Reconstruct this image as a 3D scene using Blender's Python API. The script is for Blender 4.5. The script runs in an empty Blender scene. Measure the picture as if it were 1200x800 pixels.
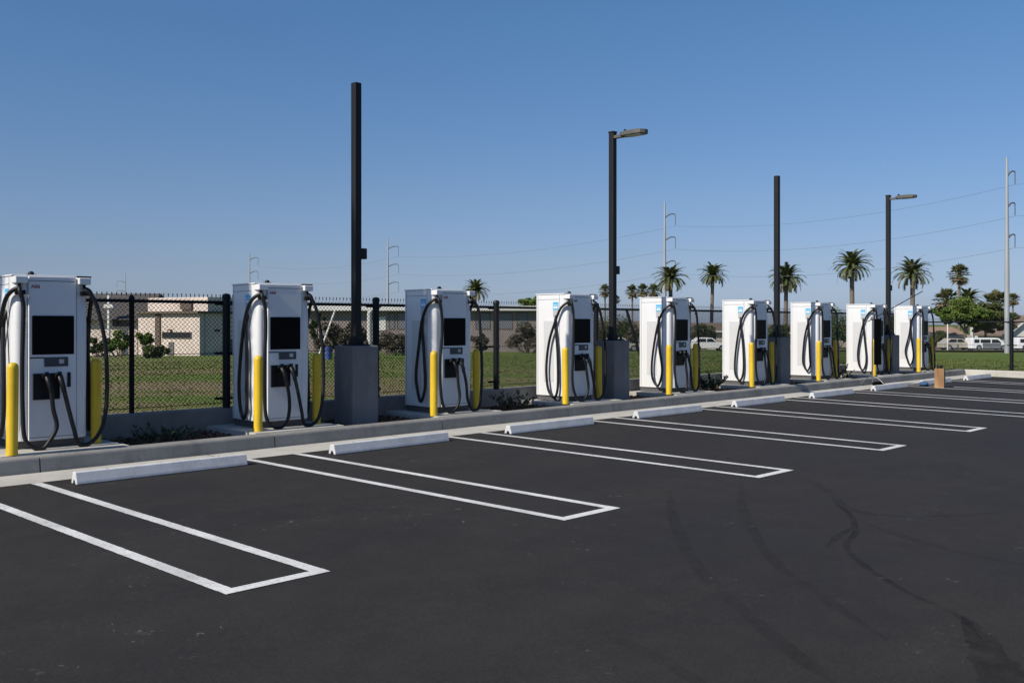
import bpy, bmesh, math, random
from mathutils import Vector, Matrix, Quaternion
rad = math.radians
sc = bpy.context.scene
COL = sc.collection
# ------------------------------------------------------------------ camera
FPX, HY, CX, EYE = 1113.0, 379.5, 600.0, 1.72
TH = math.atan(1096.0/FPX)
FW = Vector((math.cos(TH), math.sin(TH), 0)); RT = Vector((math.sin(TH), -math.cos(TH), 0))
cam = bpy.data.cameras.new('camera'); camo = bpy.data.objects.new('camera', cam); COL.objects.link(camo)
camo.location = (0, 0, EYE); camo.rotation_euler = (rad(90), 0, TH-rad(90))
cam.sensor_width = 36; cam.lens = 36*FPX/1200; cam.shift_y = -(400-HY)/1200
cam.clip_start = .1; cam.clip_end = 8000
sc.camera = camo
# ------------------------------------------------------------------ light
SUN_EL, SUN_PHI = 40.0, 3.0          # elevation; degrees behind the line of the charger row
S = Vector((-math.cos(rad(SUN_EL))*math.cos(rad(SUN_PHI)), math.cos(rad(SUN_EL))*math.sin(rad(SUN_PHI)), math.sin(rad(SUN_EL))))
w = bpy.data.worlds.new('World'); sc.world = w; w.use_nodes = True
nt = w.node_tree; bg = nt.nodes['Background']
sky = nt.nodes.new('ShaderNodeTexSky'); sky.sky_type = 'NISHITA'; sky.sun_disc = False
sky.sun_elevation = rad(SUN_EL); sky.sun_rotation = math.atan2(S.x, S.y)
sky.altitude = 0; sky.air_density = 1.0; sky.dust_density = .5; sky.ozone_density = 8
# clear, slightly hazy Californian air: shift the hue of the sky a little with elevation
tcw = nt.nodes.new('ShaderNodeTexCoord'); sx = nt.nodes.new('ShaderNodeSeparateXYZ'); nt.links.new(tcw.outputs['Generated'], sx.inputs[0])
rw = nt.nodes.new('ShaderNodeValToRGB'); els = rw.color_ramp.elements
stops = [(0,(1.0,1.08,1.48)),(.06,(1.17,1.06,1.20)),(.13,(1.26,1.16,1.2)),(.31,(1.16,1.34,1.36)),(.6,(1.1,1.25,1.34))]
while len(els) < len(stops): els.new(.5)
for k, (q, c) in enumerate(stops): els[k].position = q; els[k].color = (c[0]/1.7, c[1]/1.7, c[2]/1.7, 1)
nt.links.new(sx.outputs[2], rw.inputs[0])
mw = nt.nodes.new('ShaderNodeMix'); mw.data_type = 'RGBA'; mw.blend_type = 'MULTIPLY'; mw.inputs[0].default_value = 1
nt.links.new(sky.outputs[0], mw.inputs[6]); nt.links.new(rw.outputs[0], mw.inputs[7])
nt.links.new(mw.outputs[2], bg.inputs[0]); bg.inputs[1].default_value = .1275
sun = bpy.data.lights.new('sun', 'SUN'); suno = bpy.data.objects.new('sun', sun); COL.objects.link(suno)
sun.energy = 5.0; sun.angle = rad(.53); sun.color = (1, .93, .82)
suno.rotation_euler = S.to_track_quat('Z', 'Y').to_euler(); suno.location = S*60
sc.view_settings.view_transform = 'Standard'; sc.view_settings.look = 'None'
sc.view_settings.gamma = 1; sc.view_settings.exposure = 0.0
sc.cycles.max_bounces = 8; sc.cycles.transparent_max_bounces = 24
# ------------------------------------------------------------------ helpers
def cr(pts, n=6):
    pts = [Vector(p) for p in pts]; out = []
    for i in range(len(pts)-1):
        p0 = pts[max(i-1, 0)]; p1 = pts[i]; p2 = pts[i+1]; p3 = pts[min(i+2, len(pts)-1)]
        for k in range(n):
            t = k/n
            out.append(.5*((2*p1)+(p2-p0)*t+(2*p0-5*p1+4*p2-p3)*t*t+(3*p1-p0-3*p2+p3)*t**3))
    out.append(pts[-1]); return out
class MB:
    def __init__(s): s.v = []; s.f = []
    def add(s, vs, fs):
        o = len(s.v); s.v += [tuple(v) for v in vs]; s.f += [tuple(i+o for i in f) for f in fs]; return s
    def box(s, x0, x1, y0, y1, z0, z1):
        return s.add([(x0,y0,z0),(x1,y0,z0),(x1,y1,z0),(x0,y1,z0),(x0,y0,z1),(x1,y0,z1),(x1,y1,z1),(x0,y1,z1)],
            [(0,3,2,1),(4,5,6,7),(0,1,5,4),(1,2,6,5),(2,3,7,6),(3,0,4,7)])
    def prism(s, ol, z0, z1):                    # outline in xy, counter-clockwise
        n = len(ol)
        return s.add([(x,y,z0) for x,y in ol]+[(x,y,z1) for x,y in ol],
            [tuple(range(n-1,-1,-1)), tuple(range(n,2*n))]+[(i,(i+1)%n,n+(i+1)%n,n+i) for i in range(n)])
    def prism_y(s, ol, y0, y1):                  # outline in xz, counter-clockwise seen from -y
        n = len(ol)
        return s.add([(x,y0,z) for x,z in ol]+[(x,y1,z) for x,z in ol],
            [tuple(range(n)), tuple(range(2*n-1,n-1,-1))]+[((i+1)%n,i,n+i,n+(i+1)%n) for i in range(n)])
    def prism_x(s, ol, x0, x1):                  # outline in yz, counter-clockwise seen from +x
        n = len(ol)
        return s.add([(x0,y,z) for y,z in ol]+[(x1,y,z) for y,z in ol],
            [tuple(range(n-1,-1,-1)), tuple(range(n,2*n))]+[(i,(i+1)%n,n+(i+1)%n,n+i) for i in range(n)])
    def tube(s, pts, r, n=8, caps=True):
        pts = [Vector(p) for p in pts]; m = len(pts)
        rs = r if isinstance(r, (list, tuple)) else [r]*m
        t = (pts[1]-pts[0]).normalized()
        a = t.cross(Vector((0,0,1)) if abs(t.z) < .9 else Vector((1,0,0))).normalized()
        vs = []
        for i, p in enumerate(pts):
            t2 = (pts[min(i+1,m-1)]-pts[max(i-1,0)]).normalized()
            a = (a-t2*a.dot(t2)).normalized(); b = t2.cross(a)
            for k in range(n):
                q = 2*math.pi*k/n
                vs.append(p+(a*math.cos(q)+b*math.sin(q))*rs[i])
        fs = [(i*n+k, i*n+(k+1)%n, (i+1)*n+(k+1)%n, (i+1)*n+k) for i in range(m-1) for k in range(n)]
        if caps: fs += [tuple(range(n-1,-1,-1)), tuple(range((m-1)*n, m*n))]
        return s.add(vs, fs)
    def lathe(s, prof, c=(0,0), n=20):           # prof: (r, z) bottom to top
        vs = []; m = len(prof)
        for r, z in prof:
            for k in range(n):
                q = 2*math.pi*k/n; vs.append((c[0]+r*math.cos(q), c[1]+r*math.sin(q), z))
        fs = [(i*n+k, i*n+(k+1)%n, (i+1)*n+(k+1)%n, (i+1)*n+k) for i in range(m-1) for k in range(n)]
        fs += [tuple(range(n-1,-1,-1)), tuple(range((m-1)*n, m*n))]
        return s.add(vs, fs)
    def poly(s, vs): return s.add(vs, [tuple(range(len(vs)))])
    def build(s, name, mat, parent=None, smooth=None, bevel=0, seg=2):
        me = bpy.data.meshes.new(name); me.from_pydata(s.v, [], s.f); me.materials.append(mat)
        if smooth is not None:
            me.polygons.foreach_set('use_smooth', [True]*len(me.polygons))
            me.set_sharp_from_angle(angle=rad(smooth))
        me.update()
        o = bpy.data.objects.new(name, me); COL.objects.link(o)
        if parent: o.parent = parent
        if bevel:
            b = o.modifiers.new('bevel', 'BEVEL'); b.width = bevel; b.segments = seg; b.limit_method = 'ANGLE'; b.angle_limit = rad(40)
        return o
def tag(o, label, cat, group=None, kind=None):
    o['label'] = label; o['category'] = cat
    if group: o['group'] = group
    if kind: o['kind'] = kind
    return o
def struct(o): o['kind'] = 'structure'; return o
def empty(name, loc, rz=0):
    o = bpy.data.objects.new(name, None); COL.objects.link(o); o.location = loc; o.rotation_euler = (0,0,rz)
    o.empty_display_size = .2; return o
def copy_tree(o, parent=None):
    c = o.copy(); COL.objects.link(c)
    if parent: c.parent = parent
    for ch in list(o.children): copy_tree(ch, c)
    return c
def at(px, d, z=0.0):
    p = FW*d + RT*((px-CX)/FPX*d); return Vector((p.x, p.y, z))
def zy(py, d): return EYE-(py-HY)*d/FPX
def zg(d): return .2 if d < 32 else max(-2.0, .2-2.2*(d-32)/105)
# ------------------------------------------------------------------ materials
def M(name, col, rough=.6, metal=0, spec=.5):
    m = bpy.data.materials.new(name); m.use_nodes = True
    b = m.node_tree.nodes['Principled BSDF']
    b.inputs['Base Color'].default_value = (*col, 1); b.inputs['Roughness'].default_value = rough
    b.inputs['Metallic'].default_value = metal; b.inputs['Specular IOR Level'].default_value = spec
    return m
def nz(m, scale, detail=4, rough=.6, coord='Object', stretch=None, dist=0):
    t = m.node_tree; tc = t.nodes.new('ShaderNodeTexCoord'); n = t.nodes.new('ShaderNodeTexNoise')
    n.inputs['Scale'].default_value = scale; n.inputs['Detail'].default_value = detail; n.inputs['Roughness'].default_value = rough
    n.inputs['Distortion'].default_value = dist
    src = tc.outputs[coord]
    if stretch:
        mp = t.nodes.new('ShaderNodeMapping'); mp.inputs['Scale'].default_value = stretch
        t.links.new(src, mp.inputs[0]); src = mp.outputs[0]
    t.links.new(src, n.inputs['Vector']); return n.outputs['Fac']
def ramp(m, fac, stops):
    t = m.node_tree; r = t.nodes.new('ShaderNodeValToRGB'); e = r.color_ramp.elements
    while len(e) < len(stops): e.new(.5)
    for k, (p, c) in enumerate(stops):
        e[k].position = p; e[k].color = (*c, 1) if not isinstance(c, (int, float)) else (c, c, c, 1)
    t.links.new(fac, r.inputs[0]); return r.outputs[0]
def mix(m, a, b, fac, mode='MIX'):
    t = m.node_tree; x = t.nodes.new('ShaderNodeMix'); x.data_type = 'RGBA'; x.blend_type = mode
    for s, v in ((6, a), (7, b), (0, fac)):
        if hasattr(v, 'is_linked'): t.links.new(v, x.inputs[s])
        elif isinstance(v, tuple): x.inputs[s].default_value = (*v, 1)
        else: x.inputs[s].default_value = v
    return x.outputs[2]
def setc(m, out, sock='Base Color'): m.node_tree.links.new(out, m.node_tree.nodes['Principled BSDF'].inputs[sock])
def bump(m, h, strength=.3, dist=.01):
    t = m.node_tree; b = t.nodes.new('ShaderNodeBump'); b.inputs['Strength'].default_value = strength; b.inputs['Distance'].default_value = dist
    t.links.new(h, b.inputs['Height']); t.links.new(b.outputs[0], t.nodes['Principled BSDF'].inputs['Normal'])
def noisy(name, a, b, scale, rough=.8, bumpd=0, lo=.35, hi=.65, bscale=None, spec=.4, stretch=None, detail=6):
    m = M(name, a, rough, spec=spec); f = nz(m, scale, detail, .65, stretch=stretch); setc(m, ramp(m, f, [(lo, a), (hi, b)]))
    if bumpd: bump(m, nz(m, bscale or scale*4, 5, .7), .6, bumpd)
    return m
# asphalt: fine aggregate, broad seal-coat patches, faint sweeping streaks, pale scuffs
asph = M('asphalt', (.045,.045,.047), .85, spec=.26)
fa = nz(asph, 260, 2, .8); fb = nz(asph, .35, 5, .6, stretch=(1,2.2,1)); fc = nz(asph, 3.1, 6, .7)
c1 = ramp(asph, fa, [(.28, (.0165,.0147,.0135)), (.55, (.030,.0268,.0247)), (.82, (.072,.064,.059))])
c2 = ramp(asph, fb, [(.3, (.86,.86,.87)), (.7, (1.09,1.08,1.07))])
c3 = ramp(asph, fc, [(.35, (.88,.88,.88)), (.7, (1.1,1.1,1.1))])
c4 = ramp(asph, nz(asph, 48, 4, .8, stretch=(1,1.3,1)), [(.32, (.66,.66,.66)), (.7, (1.32,1.32,1.32))])
cm = mix(asph, c1, c2, 1., 'MULTIPLY'); cm = mix(asph, cm, c4, 1., 'MULTIPLY'); cm = mix(asph, cm, c3, 1., 'MULTIPLY')
sp = nz(asph, 7, 8, .75, dist=1.5); sp2 = nz(asph, .6, 2, .5)
spk = ramp(asph, sp, [(.62, (0,0,0)), (.665, (1,1,1))]); spk2 = ramp(asph, sp2, [(.52, (0,0,0)), (.62, (1,1,1))])
spm = mix(asph, spk, spk2, 1., 'MULTIPLY'); spm = mix(asph, spm, (.7,.7,.7), 1., 'MULTIPLY')
cm = mix(asph, cm, (.22,.215,.21), spm); setc(asph, cm)
setc(asph, ramp(asph, fb, [(.3, .74), (.7, .9)]), 'Roughness'); bump(asph, fa, .5, .004)
mark = M('tyre_rubber_mark', (.015,.014,.0135), .8, spec=.2)
t_ = mark.node_tree; tr = t_.nodes.new('ShaderNodeBsdfTransparent'); mx = t_.nodes.new('ShaderNodeMixShader')
mf = ramp(mark, nz(mark, 3.5, 8, .75), [(.36, .0), (.7, .21)]); t_.links.new(mf, mx.inputs[0]); t_.links.new(tr.outputs[0], mx.inputs[1])
t_.links.new(t_.nodes['Principled BSDF'].outputs[0], mx.inputs[2]); t_.links.new(mx.outputs[0], t_.nodes['Material Output'].inputs[0])
stain = M('damp_stain', (.017,.0155,.013), .8, spec=.2)
t_ = stain.node_tree; tr = t_.nodes.new('ShaderNodeBsdfTransparent'); mx = t_.nodes.new('ShaderNodeMixShader')
mf = ramp(stain, nz(stain, 5, 6, .7), [(.36, .03), (.64, .36)]); t_.links.new(mf, mx.inputs[0]); t_.links.new(tr.outputs[0], mx.inputs[1])
t_.links.new(t_.nodes['Principled BSDF'].outputs[0], mx.inputs[2]); t_.links.new(mx.outputs[0], t_.nodes['Material Output'].inputs[0])
paint = M('road_paint', (.72,.72,.70), .7); pf = nz(paint, 26, 7, .75); pf2 = nz(paint, 1.3, 3, .6)
pc = ramp(paint, pf, [(.33, (.20,.20,.195)), (.43, (.64,.64,.62)), (.7, (.78,.78,.76))]); pc = mix(paint, pc, ramp(paint, pf2, [(.35,.74),(.62,1.0)]), 1., 'MULTIPLY'); setc(paint, pc)
conc = M('gutter_concrete', (.42,.40,.37), .85); cf = nz(conc, 1.6, 7, .7); cf2 = nz(conc, 90, 3, .7)
cc = ramp(conc, cf, [(.3, (.38,.36,.32)), (.5, (.48,.46,.41)), (.72, (.55,.525,.47))]); cc = mix(conc, cc, ramp(conc, cf2, [(.3,.85),(.7,1.06)]), 1., 'MULTIPLY'); setc(conc, cc); bump(conc, cf2, .4, .003)
kerbm = M('kerb_concrete_worn_shaded', (.3,.29,.27), .85); cf = nz(kerbm, 1.3, 7, .7); cf2 = nz(kerbm, 90, 3, .7)  # stained kerb concrete, darkened so its colour carries the shade on the face
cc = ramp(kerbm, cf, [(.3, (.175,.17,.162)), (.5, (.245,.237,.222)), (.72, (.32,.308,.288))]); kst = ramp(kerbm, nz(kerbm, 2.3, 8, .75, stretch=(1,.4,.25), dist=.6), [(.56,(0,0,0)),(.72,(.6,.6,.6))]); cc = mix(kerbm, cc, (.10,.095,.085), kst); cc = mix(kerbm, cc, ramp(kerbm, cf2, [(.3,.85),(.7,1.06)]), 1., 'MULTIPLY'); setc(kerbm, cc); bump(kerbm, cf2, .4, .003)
conc2 = M('cast_concrete', (.27,.27,.265), .85); cf = nz(conc2, 2.2, 7, .7, stretch=(1,1,.5)); cf2 = nz(conc2, 70, 3, .7)
cc = ramp(conc2, cf, [(.3, (.155,.155,.154)), (.7, (.235,.232,.226))]); kst = ramp(conc2, nz(conc2, 4, 6, .7, stretch=(1.6,1.6,.12)), [(.52,(0,0,0)),(.70,(.5,.5,.5))]); cc = mix(conc2, cc, (.09,.09,.088), kst); cc = mix(conc2, cc, ramp(conc2, cf2, [(.3,.88),(.7,1.05)]), 1., 'MULTIPLY'); setc(conc2, cc); bump(conc2, cf2, .4, .003)
wallc = noisy('wall_concrete', (.20,.19,.18), (.28,.265,.245), 1.8, .88, .003, bscale=60)
white = M('white_powder_coat', (.80,.80,.80), .32); wf = nz(white, 2.5, 5, .6, stretch=(1,1,.35)); setc(white, ramp(white, wf, [(.3,(.70,.705,.71)),(.65,(.76,.76,.76))])); setc(white, ramp(white, nz(white, 6, 4), [(.3,.28),(.7,.42)]), 'Roughness')
ventm = M('vent_panel_grey', (.62,.62,.63), .45); wv = ventm.node_tree.nodes.new('ShaderNodeTexWave'); wv.bands_direction = 'Y'; wv.inputs['Scale'].default_value = 9
tcx = ventm.node_tree.nodes.new('ShaderNodeTexCoord'); ventm.node_tree.links.new(tcx.outputs['Object'], wv.inputs['Vector']); bump(ventm, wv.outputs['Fac'], .8, .006)
seam = M('shadow_gap_grey', (.10,.10,.11), .7)
plinth = M('plinth_grey', (.09,.092,.095), .7)
screen = M('screen_glass', (.005,.005,.006), .3, spec=.06)
blackp = M('black_plastic', (.007,.007,.008), .45, spec=.3)
darkg = M('reader_grey', (.045,.052,.06), .4)
rubber = M('cable_rubber', (.009,.009,.010), .5, spec=.35)
red = M('logo_red', (.30,.02,.025), .5)
blue = M('sticker_blue', (.09,.42,.68), .5); grey_st = M('sticker_grey', (.45,.46,.47), .5); white_st = M('sticker_white', (.8,.82,.82), .5)
yellow = M('bollard_yellow', (.72,.47,.012), .42); yb = ramp(yellow, nz(yellow, 5, 5, .7, stretch=(1,1,.4)), [(.3,(.62,.41,.014)),(.6,(.76,.50,.014))])
ys = ramp(yellow, nz(yellow, 14, 7, .8, stretch=(1.2,1.2,.35), dist=1), [(.64,(0,0,0)),(.70,(.75,.75,.75))]); setc(yellow, mix(yellow, yb, (.25,.17,.03), ys))
poleb = M('pole_bronze_black', (.022,.021,.023), .5, spec=.28); setc(poleb, ramp(poleb, nz(poleb, 3, 4, stretch=(1,1,.2)), [(.3,(.009,.009,.010)),(.7,(.016,.015,.017))]))
lumm = M('luminaire_bronze', (.10,.095,.085), .5); lens = M('lamp_lens', (.45,.46,.45), .3)
fencem = M('black_vinyl', (.006,.007,.009), .5, spec=.3)
galv = M('galvanised', (.42,.43,.44), .5, .3); galv2 = M('weathered_steel_pole', (.36,.37,.39), .6, .1); setc(galv2, ramp(galv2, nz(galv2, .6, 4, stretch=(1,1,.3)), [(.3,(.31,.32,.345)),(.7,(.40,.41,.43))]))
armm = M('crossarm_dark', (.10,.11,.13), .6); wirem = M('power_wire', (.13,.16,.21), .7)
stopm = M('wheel_stop_white', (.70,.71,.72), .8); setc(stopm, mix(stopm, ramp(stopm, nz(stopm, 4, 7, .75), [(.3,(.44,.44,.445)),(.5,(.60,.60,.605)),(.75,(.68,.68,.68))]), ramp(stopm, nz(stopm, 60, 3), [(.3,.9),(.7,1.05)]), 1., 'MULTIPLY'))
sc0 = stopm.node_tree.nodes['Principled BSDF'].inputs['Base Color'].links[0].from_socket
scf = ramp(stopm, nz(stopm, 6, 8, .78, stretch=(.6,1.5,1.5), dist=1.2), [(.60,(0,0,0)),(.68,(.7,.7,.7))]); setc(stopm, mix(stopm, sc0, (.16,.155,.15), scf))
soil = noisy('bark_mulch', (.035,.020,.013), (.13,.070,.042), 30, .95, .03, bscale=40)
chipm = noisy('bark_chip', (.05,.027,.016), (.19,.105,.065), 9, .9)
field = M('grass_field', (.1,.12,.04), .95, spec=.1)
def band(scale, along, across, detail=6):     # noise drawn out along the mowing direction
    t = field.node_tree; tc = t.nodes.new('ShaderNodeTexCoord'); mp = t.nodes.new('ShaderNodeMapping'); mp.inputs['Rotation'].default_value = (0,0,-(TH-rad(90)))
    m2 = t.nodes.new('ShaderNodeMapping'); m2.inputs['Scale'].default_value = (along, across, 1); n = t.nodes.new('ShaderNodeTexNoise'); n.inputs['Scale'].default_value = scale; n.inputs['Detail'].default_value = detail; n.inputs['Roughness'].default_value = .65
    t.links.new(tc.outputs['Object'], mp.inputs[0]); t.links.new(mp.outputs[0], m2.inputs[0]); t.links.new(m2.outputs[0], n.inputs['Vector']); return n.outputs['Fac']
g1 = band(.16, .35, 1); g2 = nz(field, 1.4, 7, .75); g3 = nz(field, 14, 4, .8)
gc = ramp(field, g1, [(.34,(.085,.145,.024)),(.50,(.105,.155,.032)),(.60,(.15,.155,.05)),(.72,(.19,.165,.075))])
sxy = field.node_tree.nodes.new('ShaderNodeSeparateXYZ'); tcf = field.node_tree.nodes.new('ShaderNodeTexCoord'); field.node_tree.links.new(tcf.outputs['Object'], sxy.inputs[0])
mrg = field.node_tree.nodes.new('ShaderNodeMapRange'); mrg.inputs[1].default_value = 12; mrg.inputs[2].default_value = 34; mrg.inputs[3].default_value = .9; mrg.inputs[4].default_value = .0
field.node_tree.links.new(sxy.outputs[0], mrg.inputs[0])
dry = ramp(field, band(.30, .22, 1), [(.38,(.095,.14,.032)),(.46,(.14,.15,.052)),(.53,(.20,.155,.095)),(.68,(.23,.175,.115))])
gc = mix(field, gc, dry, mrg.outputs[0])
gc = mix(field, gc, ramp(field, g2, [(.3,(.80,.81,.78)),(.68,(1.15,1.13,1.1))]), 1., 'MULTIPLY'); gc = mix(field, gc, ramp(field, g3, [(.3,(.78,.78,.78)),(.7,(1.2,1.2,1.2))]), 1., 'MULTIPLY'); setc(field, gc); bump(field, g3, .8, .05)
grassm = noisy('grass_blade', (.075,.125,.026), (.15,.15,.055), .45, .9, spec=.2)
street = noisy('far_asphalt', (.10,.10,.10), (.13,.13,.128), .5, .9)
def leafm(name, a, b, sc_=1.2, rough=.55):
    m = noisy(name, a, b, sc_, rough, spec=.3); t = m.node_tree; p = t.nodes['Principled BSDF']
    return m
palmg = leafm('palm_frond', (.055,.075,.022), (.13,.14,.05), .9)
palmdry = leafm('palm_dry_frond', (.15,.11,.06), (.24,.18,.10), .9)
fang = leafm('fan_palm_leaf', (.06,.075,.025), (.15,.14,.06), .9)
leafg = leafm('leaf_bright_green', (.060,.105,.018), (.135,.185,.036), .7)
leafd = leafm('leaf_dark_olive', (.035,.055,.018), (.095,.105,.038), .6)
leafb = leafm('brush_brown', (.065,.055,.035), (.14,.12,.075), .8)
shrubl = leafm('shrub_leaf', (.022,.045,.014), (.05,.085,.025), 6)
bark = noisy('bark', (.10,.080,.062), (.20,.165,.13), 5, .95, .02, stretch=(1,1,.3))
palmbark = noisy('palm_bark', (.12,.10,.08), (.22,.18,.14), 3, .95, .02, stretch=(1,1,4))
stucco = noisy('beige_stucco', (.54,.455,.39), (.66,.56,.49), .8, .9); stucco2 = noisy('mauve_stucco', (.21,.175,.165), (.27,.225,.21), .8, .9); brownt = M('brown_trim', (.11,.085,.065), .8)
whitew = noisy('white_siding', (.62,.61,.58), (.70,.69,.66), 1, .8); roofd = noisy('dark_shingle', (.055,.05,.048), (.095,.085,.08), 6, .9, stretch=(1,1,3)); rooft = noisy('brown_shingle', (.14,.105,.085), (.22,.165,.13), 5, .9); roofy = noisy('tan_tile', (.26,.17,.12), (.36,.25,.17), 5, .9)
glassd = M('window_dark', (.02,.024,.03), .15); glassb = M('window_bluish', (.16,.17,.19), .25); doorm = M('door_grey', (.13,.12,.115), .6)
carw = M('car_white', (.80,.80,.80), .3); carg = M('car_grey', (.16,.175,.19), .3); cart = M('car_tan', (.38,.35,.30), .35); tyre = M('tyre', (.015,.015,.015), .8); rim = M('wheel_rim', (.35,.35,.36), .35, .6)
wood = noisy('plywood', (.22,.115,.052), (.40,.23,.11), 5, .65, stretch=(1,1,.25)); hole = M('hand_hole', (.03,.018,.01), .8)
flagm = M('black_flag_cloth', (.003,.003,.0035), .95, spec=.05); steel = M('chrome_steel', (.16,.16,.16), .4, .3); blueb = noisy('blue_canvas', (.03,.085,.19), (.05,.12,.25), 8, .85)
barrelb = M('barrel_blue', (.04,.08,.25), .5)

# ================================================================== ground
YE, XE = 10.87, 33.2           # asphalt edge at the gutter, asphalt edge at the far end
def za(Y): return max(-.3, -.016*max(0,10.65-Y))
def lot_z(x, y): return za(y)
xs = [-60,-20,-8,0,4,8,12,16,20,24,28,XE]; ys = [-80,-30,-10,-8,0,3,5,6,8,9.5,10.65,YE]
mb = MB(); n = len(ys)
mb.add([(x,y,za(y)) for x in xs for y in ys], [(i*n+j,(i+1)*n+j,(i+1)*n+j+1,i*n+j+1) for i in range(len(xs)-1) for j in range(n-1)])
lot = struct(mb.build('asphalt', asph))
# gutter and kerb (with joints), turning the corner at the far end
mb = MB()
x = -30.0
while x < XE:
    x1 = min(x+3.0, XE); mb.add([(x+.006,YE,.004),(x1-.006,YE,.004),(x1-.006,11.46,.026),(x+.006,11.46,.026)], [(0,1,2,3)]); x = x1
gut = struct(mb.build('gutter', conc))
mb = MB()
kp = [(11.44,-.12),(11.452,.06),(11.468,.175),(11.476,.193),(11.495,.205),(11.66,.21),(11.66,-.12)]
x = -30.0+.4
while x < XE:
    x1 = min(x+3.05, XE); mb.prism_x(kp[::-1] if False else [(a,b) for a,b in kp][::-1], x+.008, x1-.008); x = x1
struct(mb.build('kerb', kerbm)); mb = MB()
y = 11.66
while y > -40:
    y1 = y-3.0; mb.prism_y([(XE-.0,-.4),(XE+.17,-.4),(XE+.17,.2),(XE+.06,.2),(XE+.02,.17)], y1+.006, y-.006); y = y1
kerb = struct(mb.build('end_kerb', conc))  # same kerb in a paler mix, its sunlit tone put into the colour
mb = MB(); mb.box(-30, XE+.02, 11.661, 13.04, -.1, .13)
bed = struct(mb.build('planting_bed', soil))
# terrain beyond the fences: one sheet to the horizon, dipping under the lot
gx = [-3000,-1000,-400,-200,-120,-61,-59.9,-40,-20,-8,0,8,16,24,30,33.28,33.4,38,45,55,70,90,120,160,220,320,500,900,1800,4000]
gy = [-3000,-1000,-400,-200,-120,-81,-79.9,-50,-25,-12,-4,2,6,9,11,13.1,13.3,16,20,26,34,45,58,75,95,120,150,200,300,500,900,1800,4000]
mb = MB(); n = len(gy); vs = []
for x in gx:
    for y in gy:
        inside = -60 < x < 33.3 and -80 < y < 13.2
        vs.append((x, y, -1.2 if inside else zg(math.hypot(x,y)*.96)))
mb.add(vs, [(i*n+j,(i+1)*n+j,(i+1)*n+j+1,i*n+j+1) for i in range(len(gx)-1) for j in range(n-1)])
struct(mb.build('grass_field', field, smooth=60))
# painted stall markings: part of the asphalt
def mark_quad(mb, a, b, c, d): 
    mb.poly([(p[0],p[1],za(p[1])+.005) for p in (a,b,c,d)])
tips = [3.16,6.52,9.92,13.28,16.64,19.98,23.3,26.65,30.0]
for i, xt in enumerate(tips):
    mb = MB(); yt = 5.78-.028*i; lean = (.23 if i == 0 else .33); W_ = .83; lw = .105; YM = 10.65
    def X(xo, y): return xo-lean*(y-yt)/(YM-yt)
    NS = 160; st = [yt+lw+(10.85-yt-lw)*k/NS for k in range(NS+1)]; rj = random.Random(900+i)
    for xo in (xt, xt+W_-lw):
        ja = [rj.gauss(0,.0014) for _ in st]; jb = [rj.gauss(0,.0014) for _ in st]
        for k in range(NS): mark_quad(mb, (X(xo,st[k])+ja[k],st[k]),(X(xo+lw,st[k])+jb[k],st[k]),(X(xo+lw,st[k+1])+jb[k+1],st[k+1]),(X(xo,st[k+1])+ja[k+1],st[k+1]))
    mark_quad(mb, (xt,yt),(xt+W_,yt),(xt+W_,yt+lw),(xt,yt+lw))
    mb.build('parking_line', paint, lot)
def strip(pts, wd, z, mat, name):
    pts = cr(pts, 8); mb = MB(); vs = []
    for i, p in enumerate(pts):
        t = (pts[min(i+1,len(pts)-1)]-pts[max(i-1,0)]).normalized(); nrm = Vector((-t.y,t.x,0))
        wv_ = wd[0]+(wd[1]-wd[0])*i/(len(pts)-1) if isinstance(wd, tuple) else wd
        wv_ *= (.85+.3*random.random())*min(1, .15+i/7, .15+(len(pts)-1-i)/7)
        for s_ in (1,-1):
            q = p+nrm*s_*wv_/2; vs.append((q.x,q.y,za(q.y)+z))
    mb.add(vs, [(2*i,2*i+1,2*i+3,2*i+2) for i in range(len(pts)-1)]); mb.build(name, mat, lot)
def gp(px, py):
    z = -.07
    for _ in range(4):
        d = FPX*(EYE-z)/(py-HY); p = at(px, d); z = za(p.y)
    return p
random.seed(3)
strip([gp(*q) for q in ((785,575),(790,610),(815,660),(870,715),(930,765),(985,805))], .11, .003, mark, 'tyre_mark')
strip([gp(*q) for q in ((868,560),(872,600),(905,655),(965,700),(1040,750))], .09, .003, mark, 'tyre_mark')
strip([gp(*q) for q in ((1010,612),(1080,635),(1150,652),(1230,668))], .11, .003, mark, 'tyre_mark')
strip([gp(*q) for q in ((930,555),(970,575),(1000,598),(1080,605),(1180,600))], .10, .003, mark, 'tyre_mark')
strip([gp(*q) for q in ((700,740),(760,765),(820,800),(860,830))], .10, .003, mark, 'tyre_mark')
strip([gp(*q) for q in ((975,588),(996,603),(1002,622),(992,640),(1010,660),(1060,692),(1120,720),(1150,748))], (.06,.05), .0045, stain, 'damp_stain')
strip([gp(*q) for q in ((998,618),(978,632),(968,642))], (.10,.03), .0045, stain, 'damp_stain')
strip([gp(*q) for q in ((1128,722),(1148,745),(1160,770),(1180,800),(1190,825))], (.12,.34), .0055, stain, 'damp_stain')
# ------------------------------------------------------------------ low wall under the fence
mb = MB(); mb.box(-30, 33.75, 13.05, 13.32, -.2, .46)
tag(mb.build('low_wall', wallc, bevel=.012), 'low grey concrete wall under the long black fence, behind the chargers', 'wall')
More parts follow.
